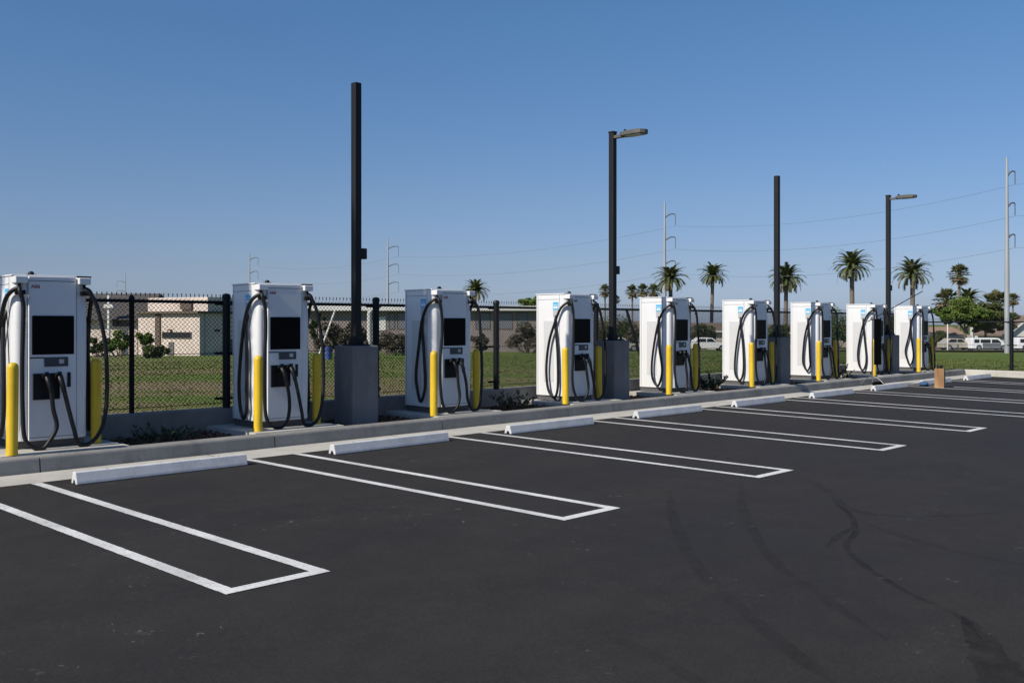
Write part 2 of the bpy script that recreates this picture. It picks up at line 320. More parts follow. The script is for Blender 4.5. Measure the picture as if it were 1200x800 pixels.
# bark chips lying on the bed
random.seed(5); mb = MB()
for k in range(9000):
    x = random.uniform(2, 33) if k % 3 else random.uniform(4, 14); y = random.uniform(11.7, 13.0); s_ = random.uniform(.015,.04); a = random.uniform(0,6.28); z = .135+random.random()*.03
    c, s2 = math.cos(a)*s_, math.sin(a)*s_; tz = random.uniform(-.02,.02)
    mb.add([(x-c,y-s2,z),(x+s2*.35,y-c*.35,z+tz),(x+c,y+s2,z+.01),(x-s2*.35,y+c*.35,z-tz)], [(0,1,2,3)])
tag(mb.build('bark_chips', chipm), 'brown bark chips covering the planting bed behind the kerb', 'mulch', kind='stuff')

# ================================================================== chargers
CH_X = [x-.43 for x in (4.30,7.53,10.84,14.19,17.57,20.97,24.42,27.83,31.29)]; CY = 12.05; PAD = .22; CW = .86; CD = .82
# concrete pads
for i, x in enumerate(CH_X):
    mb = MB(); mb.box(x-.28, x+CW+.34, 11.662, 13.045, -.05, PAD)
    struct(mb.build('concrete_pad', conc, bevel=.008))
def text_mesh(txt, size, mat, name, parent, loc, rot):
    cu = bpy.data.curves.new(name, 'FONT'); cu.body = txt; cu.size = size; cu.extrude = .001; cu.offset = .0009
    to = bpy.data.objects.new(name, cu); COL.objects.link(to)
    me = bpy.data.meshes.new_from_object(to.evaluated_get(bpy.context.evaluated_depsgraph_get()))
    bpy.data.objects.remove(to); me.materials.clear(); me.materials.append(mat); me.name = name
    o = bpy.data.objects.new(name, me); COL.objects.link(o); o.parent = parent; o.location = loc; o.rotation_euler = rot
    return o
def make_charger():
    h = CW/2; t = empty('charging_station', (0,0,0))
    ol = [(-h,CD),(-h,.16)]
    for k in range(7):
        a = math.pi+math.pi/2*k/6; ol.append((-h+.13+.13*math.cos(a), .155+.13*math.sin(a)))
    ol += [(-.285,.025),(-.283,.045),(-.272,.045),(-.27,0.0)]
    ol += [(-x,y) for x,y in ol[::-1]]
    mb = MB(); mb.prism(ol, .10, 2.07); body = mb.build('cabinet', white, t, smooth=35, bevel=.006)
    mb = MB(); mb.box(-.40,.40,.10,.82,.0,.10); mb.build('plinth', plinth, t)
    mb = MB(); mb.box(-h-.012,h+.012,.07,CD+.012,2.072,2.092); mb.build('roof_cap', white, t, bevel=.006)
    # front door seams (dark gaps standing 2 mm proud would be wrong: shallow strips)
    mb = MB(); mb.box(-.262,.262,-.0025,.004,2.015,2.023); mb.build('door_seam', seam, t)
    mb = MB(); mb.box(-.262,.262,-.0025,.004,.135,.141); mb.build('door_seam', seam, t)
    # cable columns bulging at both front corners
    for s_ in (-1,1):
        prof = [(.050,.11),(.060,.35),(.070,.9),(.071,1.5),(.066,1.7),(.052,1.79),(.03,1.83),(.008,1.84)]
        mb = MB(); mb.lathe(prof, (s_*(h-.083), .093), 24); mb.build('cable_column', white, t, smooth=50)
        mb = MB(); x0 = s_*(h-.085); mb.box(x0-.055-(.03 if s_ < 0 else -.0), x0+.055+(.03 if s_ > 0 else 0), -.055, .12, 1.985, 2.068)
        br = mb.build('cable_bracket', white, t, bevel=.01)
        mb = MB(); xs_ = s_*(h-.06); mb.tube([(xs_,.02,1.985),(xs_,.0,1.93),(xs_,-.03,1.90)], .018, 8); mb.tube([(xs_-.055*1,-.02,1.875),(xs_+.055,-.02,1.875)], .03, 10)
        mb.build('cable_hook', blackp, br, smooth=40)
    # screen
    mb = MB(); mb.box(-.235,.245,-.012,.01,1.13,1.60); mb.build('screen', screen, t, bevel=.018, seg=3)
    mb = MB(); mb.box(-.262,-.10,-.006,.005,1.085,1.102); mb.box(-.10,.175,-.012,.006,.985,1.098); cr_ = mb.build('card_reader', darkg, t, bevel=.003)
    mb = MB(); mb.box(.07,.125,-.0145,-.0125,1.02,1.07); mb.build('reader_icon', grey_st, cr_)
    mb = MB(); mb.box(-.225,-.213,-.022,.008,.59,.905); mb.box(.063,.075,-.022,.008,.59,.905); mb.box(-.213,.063,-.022,.008,.893,.905); mb.box(-.213,.063,-.022,.008,.59,.602); mb.box(-.213,.063,-.006,.008,.602,.893)
    mb.build('plug_holster', blackp, t)
    mb = MB(); mb.box(.165,.205,-.014,.006,.73,.91); mb.build('lock_handle', blackp, t, bevel=.006)
    # side furniture: vent panel, seam and sticker on both sides
    for s_ in (-1,1):
        a, b = (-h-.006,-h+.002) if s_ < 0 else (h-.002,h+.006)
        mb = MB(); mb.box(a,b,.36,.62,.38,1.56); mb.build('vent_panel', ventm, t)
        a, b = (-h-.0025,-h+.002) if s_ < 0 else (h-.002,h+.0025)
        mb = MB(); mb.box(a,b,.775,.781,.12,2.06); mb.box(a,b,.205,.211,.12,2.06); mb.box(a,b,.211,.775,1.975,1.981); mb.build('side_seam', seam, t)
        a, b = (-h-.005,-h+.001) if s_ < 0 else (h-.001,h+.005)
        mb = MB(); mb.box(a,b,.235,.375,1.775,1.925); st = mb.build('info_sticker', blue, t)
        a2, b2 = (-h-.0065,-h-.0055) if s_ < 0 else (h+.0055,h+.0065)
        mb = MB(); mb.box(a2,b2,.25,.36,1.868,1.876); mb.box(a2,b2,.255,.30,1.80,1.845); mb.box(a2,b2,.31,.355,1.80,1.845); mb.build('sticker_print', white_st, st)
        mb = MB(); mb.box(a,b,.235,.375,1.64,1.772); mb.build('notice_sticker', grey_st, t)
    mb = MB(); mb.lathe([(.035,2.09),(.035,2.115),(.028,2.13),(.01,2.137)], (-.20,.16), 14); mb.box(-.255,-.145,.13,.19,2.091,2.10); mb.build('antenna', blackp, t, smooth=40)
    mb = MB(); mb.box(h-.14,h+.02,.0,.05,2.071,2.09); mb.build('status_light', blackp, t)
    text_mesh('ABB', .056, red, 'lettering', t, (-.245,-.0015,1.93), (rad(90),0,0))
    return t
def jit(p, a): return (p[0]+random.uniform(-a,a), p[1]+random.uniform(-a,a)*.5, p[2]+random.uniform(-a,a))
def add_cables(t, seed):
    random.seed(seed); h = CW/2; j = .02; u = random.uniform
    lo = u(.07,.26); bk = u(.38,.50)
    L = [(-h+.01,.305,1.66),(-h-.045,.28,1.5),(-h-.06,.235+u(-.03,.03),1.05),(-h-.065,.19+u(-.03,.03),.55),(-h-.07,.20,lo+.14),(-h-.08,.28,lo),(-h-.09,bk-.04,lo+.16),(-h-.09,bk+u(-.04,.03),.65),(-h-.085,bk-.07+u(-.03,.02),1.15),(-h-.075,.25,1.55),(-h-.06,.14,1.78),(-h-.02,.04,1.885),
         (-h+.045,-.025,1.925),(-.385,-.065,1.88),(-.35,-.075,1.72),(-.345+u(-.015,.015),-.08,1.40),(-.36+u(-.02,.02),-.085,.95),(-.375+u(-.02,.02),-.09,.45),(-.345,-.11,.16),(-.27,-.145,.045),(-.16+u(-.02,.02),-.165,.022),(-.07+u(-.02,.02),-.17,.10),(-.03+u(-.02,.03),-.165,.27),(-.03+u(-.015,.015),-.155,.48),(-.06,-.145,.70)]
    ro = u(.53,.66)
    Rr = [(h-.01,.31,1.70),(h+.05,.28,1.5),(h+.07,.25,.9),(h+.08,.24,.4),(h+.09,.30,.16),(h+.10,.38,.4),(h+.10,.38,1.0),(h+.08,.25,1.6),(h+.05,.08,1.86),
         (h-.05,-.02,1.925),(h+.05+u(-.02,.03),-.06,1.74),(ro-.02,-.07,1.25),(ro+.0,-.08,.7),(ro-.05,-.11,.28),(.42,-.15,.06),(.26+u(-.04,.04),-.16,.035),(.165+u(-.02,.03),-.165,.22),(.13,-.16,.48),(.085,-.145,.70)]
    for P in (L, Rr):
        P = P[:11]+P[11:]
        mb = MB(); mb.tube(cr(P, 6), .0255, 10); c = mb.build('charging_cable', rubber, t, smooth=60)
        e = Vector(P[-1]); dx = -.028
        q = [e+Vector((0,0,-.02)), e+Vector((dx*.3,.0,.04)), e+Vector((dx*.8,.015,.10)), e+Vector((dx,.05,.145)), e+Vector((dx,.10,.165)), e+Vector((dx,.15,.165))]
        mb = MB(); mb.tube(q, [.028,.031,.032,.038,.046,.046], 12); mb.box(e.x+dx-.012,e.x+dx+.012,e.y+.035,e.y+.10,e.z+.195,e.z+.225)
        mb.build('plug', blackp, c, smooth=50)
ch_labels = ['white charging cabinet cut by the left edge of the photo, nearest the camera',
 'white charging cabinet just left of the nearest bare black pole',
 'white charging cabinet just right of the nearest bare black pole',
 'white charging cabinet just left of the nearest pole carrying a lamp',
 'white charging cabinet just right of the nearest pole carrying a lamp',
 'white charging cabinet just left of the farther bare black pole',
 'white charging cabinet just right of the farther bare black pole',
 'white charging cabinet partly hidden by a black flag on a stand',
 'white charging cabinet at the far end of the row, by the wooden box']
where = ['the cabinet cut by the left edge','the cabinet left of the nearest bare pole','the cabinet right of the nearest bare pole','the cabinet left of the nearest lamp pole','the cabinet right of the nearest lamp pole','the cabinet left of the farther bare pole','the cabinet right of the farther bare pole','the cabinet with the black flag','the farthest cabinet']
proto = make_charger(); rots = [-3,-4.5,-2,0,.5,0,-.5,0,.5]
bases = [proto]+[copy_tree(proto) for _ in range(8)]
for i, o in enumerate(bases):
    o.location = (CH_X[i]+CW/2, CY, PAD); o.rotation_euler.z = rad(rots[i]); add_cables(o, 40+i)
    tag(o, ch_labels[i], 'charging station', 'white charging cabinets in a row along the kerb')
# bollards: one in front of each cabinet's left and right corner
BL = [(3.73,11.71),(6.97,11.85),(10.17,11.81),(13.43,11.81),(16.77,11.82),(20.19,11.84),(23.55,11.83),(27.02,11.86),(30.15,11.80)]
BR = []
for px in (112.5,371,558.5,702,815,904.5,979,1042,1092):
    v_ = FW+RT*((px-CX)/FPX); BR.append((v_.x*12.14/v_.y, 12.14))
def bollard():
    mb = MB(); r = .062
    mb.lathe([(r+.004,.0),(r+.004,.015),(r,.03),(r,.99),(r*.96,1.015),(r*.82,1.038),(r*.5,1.055),(r*.12,1.06)], (0,0), 24)
    return mb.build('bollard', yellow, smooth=40)
bp = bollard(); first = True
for side, lst in (('left', BL), ('right', BR)):
    for i, (x, y) in enumerate(lst):
        o = bp if first else bp.copy()
        if not first: COL.objects.link(o)
        first = False; o.location = (x, y, PAD); o.rotation_euler = (rad(random.uniform(-.6,.6)), rad(random.uniform(-.6,.6)), random.uniform(0,6))
        tag(o, 'yellow bollard at the %s front corner of %s' % (side, where[i]), 'bollard', 'yellow bollards guarding the cabinets')

# ================================================================== light poles
def make_pole(lamp):
    t = empty('lamp_pole' if lamp else 'bare_pole', (0,0,0)); b = .25
    mb = MB(); mb.box(-b,b,-b,b,-.1,1.16); mb.build('concrete_base', conc2, t, bevel=.02)
    mb = MB(); mb.box(-.155,.155,-.155,.155,1.162,1.185)
    bpn = mb.build('base_plate', poleb, t, bevel=.004)
    mb = MB()
    for sx in (-1,1):
        for sy in (-1,1): mb.lathe([(.016,1.185),(.026,1.186),(.026,1.215),(.014,1.216),(.014,1.25)], (sx*.12,sy*.12), 6)
    mb.build('anchor_bolt', blackp, bpn)
    mb = MB(); s_ = .062; mb.box(-s_,s_,-s_,s_,1.186,5.31 if not lamp else 5.45); sh = mb.build('shaft', poleb, t, bevel=.014)
    mb = MB(); mb.box(-.08,.08,-.085,.085,1.186,1.29); mb.build('base_cover', poleb, t, bevel=.01)
    mb = MB(); mb.box(s_+.002,s_+.11,-.055,.055,2.53,2.70); mb.build('junction_box', blackp, t, bevel=.006)
    if lamp:
        mb = MB(); mb.box(-.07,.07,-.07,.07,5.441,5.475); mb.build('pole_cap', poleb, t, bevel=.01)
        lu = MB(); ol = [(-.10,-.26),(.10,-.26),(.15,-.34),(.16,-.66),(.13,-.80),(.05,-.86),(-.05,-.86),(-.13,-.80),(-.16,-.66),(-.15,-.34)]
        lu.prism(ol[::-1], 5.33, 5.405); lu.box(-.05,.05,-.28,-.062,5.32,5.38)
        for k in range(6): lu.box(-.10+k*.04-.004,-.10+k*.04+.004,-.74,-.36,5.406,5.427)
        l = lu.build('lamp_head', lumm, t, bevel=.012)
        mb = MB(); mb.box(-.11,.11,-.76,-.40,5.316,5.329); mb.build('lamp_lens', lens, l)
        mb = MB(); mb.lathe([(.03,5.40),(.03,5.46),(.01,5.48)], (0,-.32), 10); mb.build('photocell', blackp, l)
    return t
POLES = [(417.5,False),(718,True),(910.5,False),(1041,True)]
pl = {0: 'tall bare black square pole without a lamp, nearest the camera', 1: 'black pole carrying a lamp, nearer of the two with lamps', 2: 'bare black square pole without a lamp, farther of the two', 3: 'black pole carrying a lamp at the far end of the row'}
pA, pB = make_pole(False), make_pole(True); used = set()
PY = 12.3
for i, (px, lamp) in enumerate(POLES):
    src = pB if lamp else pA; o = src if lamp not in used else copy_tree(src); used.add(lamp)
    v = FW+RT*((px-CX)/FPX); d = PY/v.y; o.location = (v.x*d, PY, .22)
    tag(o, pl[i], 'light pole', 'black poles on concrete bases along the kerb')
    top = {0:96,1:152,2:207,3:228}[i]
    o.scale.z = 1.0
# ================================================================== wheel stops
def wheel_stop():
    t = empty('wheel_stop', (0,0,0)); L = 2.03
    mb = MB(); pr_ = [(-.085,.0),(.085,.0),(.06,.09),(.03,.125),(-.03,.125),(-.06,.09)]
    foot = [(-.078,0),(-.035,0),(-.018,.04),(.018,.04),(.035,0),(.078,0),(.072,.03),(.042,.122),(.032,.13),(-.032,.13),(-.042,.122),(-.072,.03)]
    mb.prism_x(foot, 0, L); mb.build('body', stopm, t, bevel=.008)
    mb = MB()
    for x in (.35, L-.35): mb.lathe([(.014,.129),(.014,.134),(.006,.135)], (x,0), 10)
    mb.build('anchor_pin', galv, t); return t
ws0 = wheel_stop(); WX = [3.97,7.27,10.56,13.92,17.24,20.55,23.95,27.1,30.45]
wl = ['white concrete wheel stop nearest the camera, before the leftmost cabinet','white wheel stop before the cabinet left of the nearest bare pole','white wheel stop before the cabinet right of the nearest bare pole','white wheel stop before the cabinet left of the nearest lamp pole','white wheel stop before the cabinet right of the nearest lamp pole','white wheel stop before the cabinet left of the farther bare pole','white wheel stop before the cabinet right of the farther bare pole','white wheel stop beside the wooden box, before the black flag','last white wheel stop, by the far kerb corner']
random.seed(9)
for i, x in enumerate(WX):
    o = ws0 if i == 0 else copy_tree(ws0); o.location = (x, 10.52+random.uniform(-.03,.03), za(10.5)+.003); o.rotation_euler.z = rad(random.uniform(-1,1))
    tag(o, wl[i], 'wheel stop', 'white wheel stops along the gutter')

# ================================================================== fences
def chain(length, z0, z1, r=.0052, step=.031):
    mb = MB(); n = int(length/(2*step)); m = int((z1-z0)/step)
    vs = []; fs = []
    offs = [(0,r),(.87*r,-.5*r),(-.87*r,-.5*r)]
    for k in range(n):
        xk = k*2*step+step; b = len(vs)
        for q in range(m+1):
            x = xk+(step if q % 2 else -step)*1.0; z = z0+q*step; yy = .004*(1 if q % 2 else -1)
            for ox, oy in offs: vs.append((x+ox, yy+oy, z))
        # twisted tips
        for q in range(m):
            for e in range(3): fs.append((b+q*3+e, b+q*3+(e+1)%3, b+q*3+3+(e+1)%3, b+q*3+3+e))
        xt = xk+(step if m % 2 else -step); bb = len(vs); 
        vs += [(xt-.004,-.004,z1-.01),(xt+.004,-.004,z1-.01),(xt,.005,z1-.01),(xt-.009,0,z1+.042),(xt+.009,0,z1+.042)]
        fs += [(bb,bb+1,bb+4,bb+3),(bb+1,bb+2,bb+4),(bb+2,bb,bb+3)]
    mb.add(vs, fs); return mb
def fence(name, label, loc, rz, length, thick, thin, r=.0092):
    t = empty(name, loc, rz)
    chain(length, .03, 1.66, r, .034).build('wire_mesh', fencem, t)
    mb = MB(); mb.tube([(0,.035,1.585),(length,.035,1.585)], .024, 10); mb.build('top_rail', fencem, t, smooth=60)
    for zt in (.07,.82): 
        mb = MB(); mb.tube([(0,.012,zt),(length,.012,zt)], .005, 5); mb.build('tension_wire', fencem, t)
    for x in thin:
        mb = MB(); mb.lathe([(.036,0),(.036,1.60),(.04,1.605),(.04,1.64),(.02,1.67)], (x,.075), 14); mb.build('post', fencem, t, smooth=40)
    for x in thick:
        mb = MB(); mb.lathe([(.058,0),(.058,1.64),(.066,1.645),(.066,1.68),(.05,1.71),(.01,1.72)], (x,-.085), 18); p = mb.build('post', fencem, t, smooth=40)
        for zt in (.14,.82,1.56):
            mb = MB(); mb.box(x-.15,x+.15,-.03,.0,zt-.018,zt+.018); mb.lathe([(.064,zt-.02),(.064,zt+.02)], (x,-.085), 16); mb.build('bracket', fencem, p)
    return t
FY = 13.19
def fx(px):
    v = FW+RT*((px-CX)/FPX); return v.x*FY/v.y
F0 = 1.0
tk = [fx(262)-F0, fx(437)-F0, fx(578)-F0, 12.6+3.3-F0, 19.4-F0, 23-F0, 26.6-F0, 30.2-F0, 33.6-F0]
tag(fence('chain_link_fence', '', (F0,FY,.46), 0, 32.6, tk, [fx(157)-F0]), 'long black chain link fence on the low wall behind the charger row', 'fence')
EX = 33.68; EL = 24.0
post_y = 10.15
tag(fence('chain_link_fence', '', (EX,13.1,.2), rad(-90), EL, [13.1-post_y, 13.1-post_y+4, 13.1-post_y+8, 13.1-post_y+12], [], r=.005), 'black chain link fence crossing the far end of the lot, by the grass', 'fence')

# ================================================================== vegetation
def leaf_cloud(mb, c, r, n, size, rnd, flat=.0):
    for k in range(n):
        while True:
            p = Vector((rnd.uniform(-1,1), rnd.uniform(-1,1), rnd.uniform(-1,1)))
            if .25 < p.length < 1: break
        p = Vector((c[0]+p.x*r[0], c[1]+p.y*r[1], c[2]+p.z*r[2]))
        q = Quaternion((rnd.gauss(0,1),rnd.gauss(0,1),rnd.gauss(0,1),rnd.gauss(0,1))).normalized()
        s_ = size*rnd.uniform(.6,1.4); a = q@Vector((s_,0,0)); b = q@Vector((0,s_*.55,0))
        mb.add([p-a, p-b, p+a, p+b], [(0,1,2,3)])
def tree(name, base, h, lobes, leaf, trunk_r, seed, mat=None, n=90, size=.16, lean=0):
    rnd = random.Random(seed); t = empty(name, base)
    mb = MB(); top = Vector((lean, 0, h*.55)); mb.tube(cr([(0,0,-.2),(lean*.3,0.05,h*.25),top],4), [trunk_r*(1-.04*k) for k in range(9)], 9)
    cb = MB()
    for (x,y,z,rx,ry,rz) in lobes:
        mb.tube(cr([top-Vector((0,0,h*.12)), top.lerp(Vector((x,y,z)),.5)+Vector((0,0,-.1*h*.3)), Vector((x,y,z))],3), [trunk_r*.5*(1-.1*k) for k in range(7)], 6)
        k = max(4, int(rx*ry*rz*5+10))
        for _ in range(k):
            a = Vector((rnd.gauss(0,.5),rnd.gauss(0,.5),rnd.gauss(0,.5)))
            if a.length > 1: a.normalize()
            c = (x+a.x*rx, y+a.y*ry, z+a.z*rz); s_ = rnd.uniform(.28,.5)*min(rx,ry,rz)
            leaf_cloud(cb, c, (s_*1.25,s_*1.25,s_*.8), n, size, rnd)
    mb.build('trunk', bark, t, smooth=60); cb.build('crown', leaf, t); return t
def date_palm_mesh(seed, n=62, L=2.9):
    rnd = random.Random(seed); mb = MB(); dry = MB()
    for k in range(n):
        az = k*2.399+rnd.uniform(-.2,.2); u = k/n
        el = rad(82-u*105+rnd.uniform(-9,9)); l = L*rnd.uniform(.82,1.08)*(.85+.15*math.sin(u*3.1)); m = MB() if False else mb
        p = Vector((0,0,0)); pts = [p.copy()]; e = el
        for q in range(12):
            p = p+Vector((math.cos(az)*math.cos(e), math.sin(az)*math.cos(e), math.sin(e)))*l/12; pts.append(p.copy()); e -= rad(5.2+3.2*u)*(.4+q/9)
        tgt = dry if u > .86+.02*(seed%5) else mb
        tgt.tube(pts, [.035*(1-.075*i) for i in range(13)], 4)
        sd = Vector((-math.sin(az), math.cos(az), 0))
        for q in range(1,13):
            for sub in (0,.33,.66):
                if q == 12 and sub: continue
                a = pts[q] if sub == 0 else pts[q].lerp(pts[q+1], sub); t_d = (pts[q]-pts[q-1]).normalized(); up = sd.cross(t_d)
                ll = l*.235*math.sin(min(1,(q+sub+1.5)/6)*1.57)*(1.1-.045*q)*rnd.uniform(.8,1.15)
                for s_ in (-1,1):
                    d_ = (sd*s_*.72+t_d*.75+up*(-.1 if up.z > 0 else .1)+Vector((0,0,-.12))).normalized()
                    w2 = t_d*.060
                    tgt.add([a-w2, a+w2, a+d_*ll], [(0,1,2)])
    return mb, dry
def date_palm(px, py, d, L, label, seed, base_z=None):
    b = zg(d); t = empty('date_palm', at(px, d, b), random.uniform(0,6)); hc = zy(py, d)-b
    mb = MB(); r = .30*L/2.9; mb.lathe([(r*1.5,-.3),(r*1.05,.5),(r*.95,hc*.5),(r*.9,hc-1.0),(r*1.35,hc-.55),(r*1.25,hc-.1),(r*.5,hc+.15)], (0,0), 12); mb.build('trunk', palmbark, t, smooth=50)
    t.rotation_euler = (rad(random.uniform(-2.2,2.2)), rad(random.uniform(-2.2,2.2)), t.rotation_euler.z); f, dr = date_palm_mesh(seed, n=52+(seed*17)%26, L=L); f.v = [(x,y,z+hc) for x,y,z in f.v]; dr.v = [(x,y,z+hc) for x,y,z in dr.v]
    f.build('crown', palmg, t); dr.build('dead_fronds', palmdry, t)
    return tag(t, label, 'palm tree', 'feather palms beyond the fence')
def fan_palm(px, py, d, R, label, seed, n=70):
    rnd = random.Random(seed); b = zg(d); t = empty('fan_palm', at(px, d, b)); hc = zy(py, d)-b
    mb = MB(); r = .13*R; mb.lathe([(r*1.5,-.3),(r,1),(r*.8,hc-.6*R),(r*1.1,hc-.3*R),(r*.4,hc)], (0,0), 9); mb.build('trunk', palmbark, t, smooth=50)
    g = MB(); dr = MB()
    for k in range(n):
        u = k/n; az = k*2.399; el = rad(85-u*150+rnd.uniform(-12,12)); l = R*rnd.uniform(.5,.72)
        dv = Vector((math.cos(az)*math.cos(el), math.sin(az)*math.cos(el), math.sin(el))); c = Vector((0,0,hc))+dv*l
        tgt = dr if u > .72 else g
        tgt.tube([Vector((0,0,hc)), c], .02*R, 3)
        sd = Vector((-math.sin(az), math.cos(az), 0)); up = dv.cross(sd).normalized()
        for q in range(11):
            a = rad(-95+190*q/10); dd = (dv*math.cos(a)+sd*math.sin(a)).normalized(); ll = R*.42*rnd.uniform(.8,1.1)*(.75+.25*math.cos(a))
            tip = c+dd*ll+Vector((0,0,-.12*R*rnd.random())); s2 = dd.cross(up).normalized()*.045*R
            tgt.add([c, c+dd*ll*.5+s2, tip, c+dd*ll*.5-s2], [(0,1,2,3)])
    g.build('crown', fang, t); dr.build('dead_fronds', palmdry, t)
    return tag(t, label, 'palm tree', 'fan palms beyond the fence')
random.seed(2)
date_palm(787, 327, 138, 3.0, 'feather palm behind the steel power pole, tallest over the fifth cabinet', 1)
date_palm(833, 323, 142, 2.6, 'feather palm with thin trunk between the fifth and sixth white cabinets', 2)
date_palm(920, 327, 135, 3.0, 'feather palm half hidden behind the farther bare black pole', 3)
date_palm(999, 312, 132, 3.2, 'tall feather palm standing alone left of the far lamp pole', 4)
date_palm(1070, 321, 132, 3.2, 'feather palm just right of the far lamp pole', 5)
date_palm(556, 341, 190, 3.3, 'feather palm peeping over the right edge of the third white cabinet', 6)
date_palm(1132, 352, 172, 3.3, 'feather palm rising out of the green broadleaf tree at right', 7)
fan_palm(1124, 322, 150, 1.9, 'small fan palm with round head above the green tree at right', 11)
fan_palm(1109, 353, 165, 2.5, 'fan palm left of the green broadleaf tree at right', 12)
fan_palm(1166, 357, 160, 2.7, 'fan palm with tan skirt at the right of the green tree', 13)
fan_palm(1187, 351, 190, 1.5, 'far small fan palm right of the big steel power pole', 14)
fan_palm(709, 341, 240, 1.9, 'small far fan palm left of the nearest lamp pole', 15)
fan_palm(722, 351, 250, 1.4, 'tiny fan palm peeping from behind the nearest lamp pole', 16)
fan_palm(741, 342, 235, 2.0, 'small far fan palm just right of the nearest lamp pole', 17)
fan_palm(753, 341, 225, 1.9, 'small far fan palm above the top left of the fifth cabinet', 18)
fan_palm(766, 341, 220, 1.9, 'small brownish fan palm left of the steel power pole', 19)
# broadleaf tree cluster at right
d = 133; b = zg(d); s_ = d/FPX
o = tree('broadleaf_tree', at(1131, d, b), 6.0, [(-2.2,0,4.9,2.2,1.8,1.2),(-.3,0,5.7,2.1,1.8,1.35),(1.3,0,4.9,2.0,1.7,1.2),(-1.3,.3,4.2,1.5,1.3,.7)], leafg, .24, 21, n=230, size=.13)
tag(o, 'bright green broadleaf tree with bent trunk beyond the grass at right', 'tree')
o.rotation_euler.z = TH-rad(90)
o = tree('broadleaf_tree', at(1155, 136, zg(136)), 5.6, [(-1.4,0,4.1,1.9,1.6,1.3),(.7,0,5.0,2.2,1.8,1.4),(2.6,0,4.2,1.8,1.5,1.3),(.3,0,3.4,2.5,1.6,.9),(-.3,0,5.6,1.5,1.4,1.0)], leafd, .2, 22, n=230, size=.13)
tag(o, 'dark olive spreading tree right of the bright green tree', 'tree'); o.rotation_euler.z = TH-rad(90)
def bush(px, d, wpx, y0, y1, mat, label, seed, name='bush', size=.09, n=230, cat='bush', group=None):
    rnd = random.Random(seed); sx = d/FPX; W_ = wpx*sx/2; z1 = zy(y0,d); z0 = zg(d); H_ = z1-z0; t = empty(name, at(px,d,z0), TH-rad(90)); mb = MB(); st = MB()
    for k in range(max(9,int(W_*H_*4))):
        x = rnd.uniform(-.82,.82)*W_; z = rnd.uniform(.25,.78)*H_*(1-.35*(abs(x)/W_)**2); r_ = min(W_,H_)*rnd.uniform(.25,.42)
        leaf_cloud(mb, (x, rnd.uniform(-.5,.5)*min(W_,1.2), z), (r_*1.1,r_,r_*.9), n, size, rnd)
        st.tube([(x*.2,0,-.1),(x*.7,0,z*.5),(x,0,z)], [.05,.035,.02], 5)
    mb.build('foliage', mat, t); st.build('stem', bark, t)
    return tag(t, label, cat, group)
bush(118, 62, 26, 384, 412, leafd, 'olive green bush against the beige wall, beside the left cabinet', 31)
bush(139, 60, 30, 381, 414, leafg, 'light green bush before the beige wall, left of the thin fence post', 32)
bush(170, 63, 24, 383, 412, leafg, 'loose green bush right of the thin fence post', 33)
bush(184, 58, 26, 404, 414, leafd, 'low dark bush at the foot of the beige building', 34)
bush(388, 52, 44, 366, 415, leafb, 'brown olive brush left of the nearest bare black pole', 35)
bush(417, 54, 34, 370, 415, leafb, 'dry brown brush directly behind the nearest bare black pole', 36)
bush(372, 64, 20, 346, 415, leafd, 'dark bush peeping from behind the second cabinet', 37)
bush(618, 78, 44, 372, 414, leafb, 'dry brush half hidden by the fourth white cabinet', 39)
bush(458, 66, 44, 384, 415, leafb, 'low dead brush right of the nearest bare black pole', 52)
bush(976, 110, 44, 352, 405, leafg, 'green bush showing between the seventh and eighth cabinets', 44)
bush(590, 112, 80, 374, 408, leafd, 'low hedge far behind the fence between the third and fourth cabinets', 40)
bush(560, 74, 22, 384, 414, leafb, 'low dry brush by the right side of the third cabinet', 54)
bush(720, 116, 54, 366, 408, leafd, 'grey green hedge far behind the nearest lamp pole', 41)
bush(744, 100, 26, 374, 411, leafb, 'dry brush left of the fifth cabinet', 42)
bush(822, 118, 34, 374, 400, leafd, 'dark hedge between the fifth and sixth cabinets', 43)
bush(912, 105, 36, 372, 408, leafd, 'dark bush behind the farther bare black pole', 45)
bush(1028, 120, 60, 356, 405, leafd, 'dark treetop behind the eighth white cabinet', 46)
bush(1100, 125, 26, 384, 408, leafd, 'dark hedge left of the green tree at right', 47)
bush(1187, 150, 12, 366, 400, leafd, 'round dark tree beside the white gabled house', 48)
o = tree('broadleaf_tree', at(622, 120, zg(120)), 5.5, [(0,0,5.6,1.6,1.4,1.3),(-1.2,0,4.6,1.3,1.2,1.0),(1.3,0,4.8,1.4,1.2,1.0)], leafg, .2, 51, n=200, size=.14)
tag(o, 'green treetop showing above the fence left of the fourth cabinet', 'tree')
# added unseen tree left of the frame, crown shaped to shade the nearest cabinets
rnd = random.Random(77); t = empty('added_shade_tree', (-2.5,13.95,.2)); mb = MB(); mb.tube([(0,0,-.2),(.1,0,4),(0,-.1,11)], [.28,.22,.12], 10); mb.build('trunk', bark, t, smooth=60)
cb = MB()
for k in range(470):
    c = (rnd.uniform(-1.5,1.5), rnd.uniform(-.72,.35), rnd.uniform(4.9,12.75)); c = (c[0],c[1],c[2]-.84*c[0]); leaf_cloud(cb, c, (.65,.42,.45), 60, .15, rnd)
cb.build('crown', leafd, t); tag(t, 'added unseen tree outside the frame at left, shading the first three cabinets', 'tree')
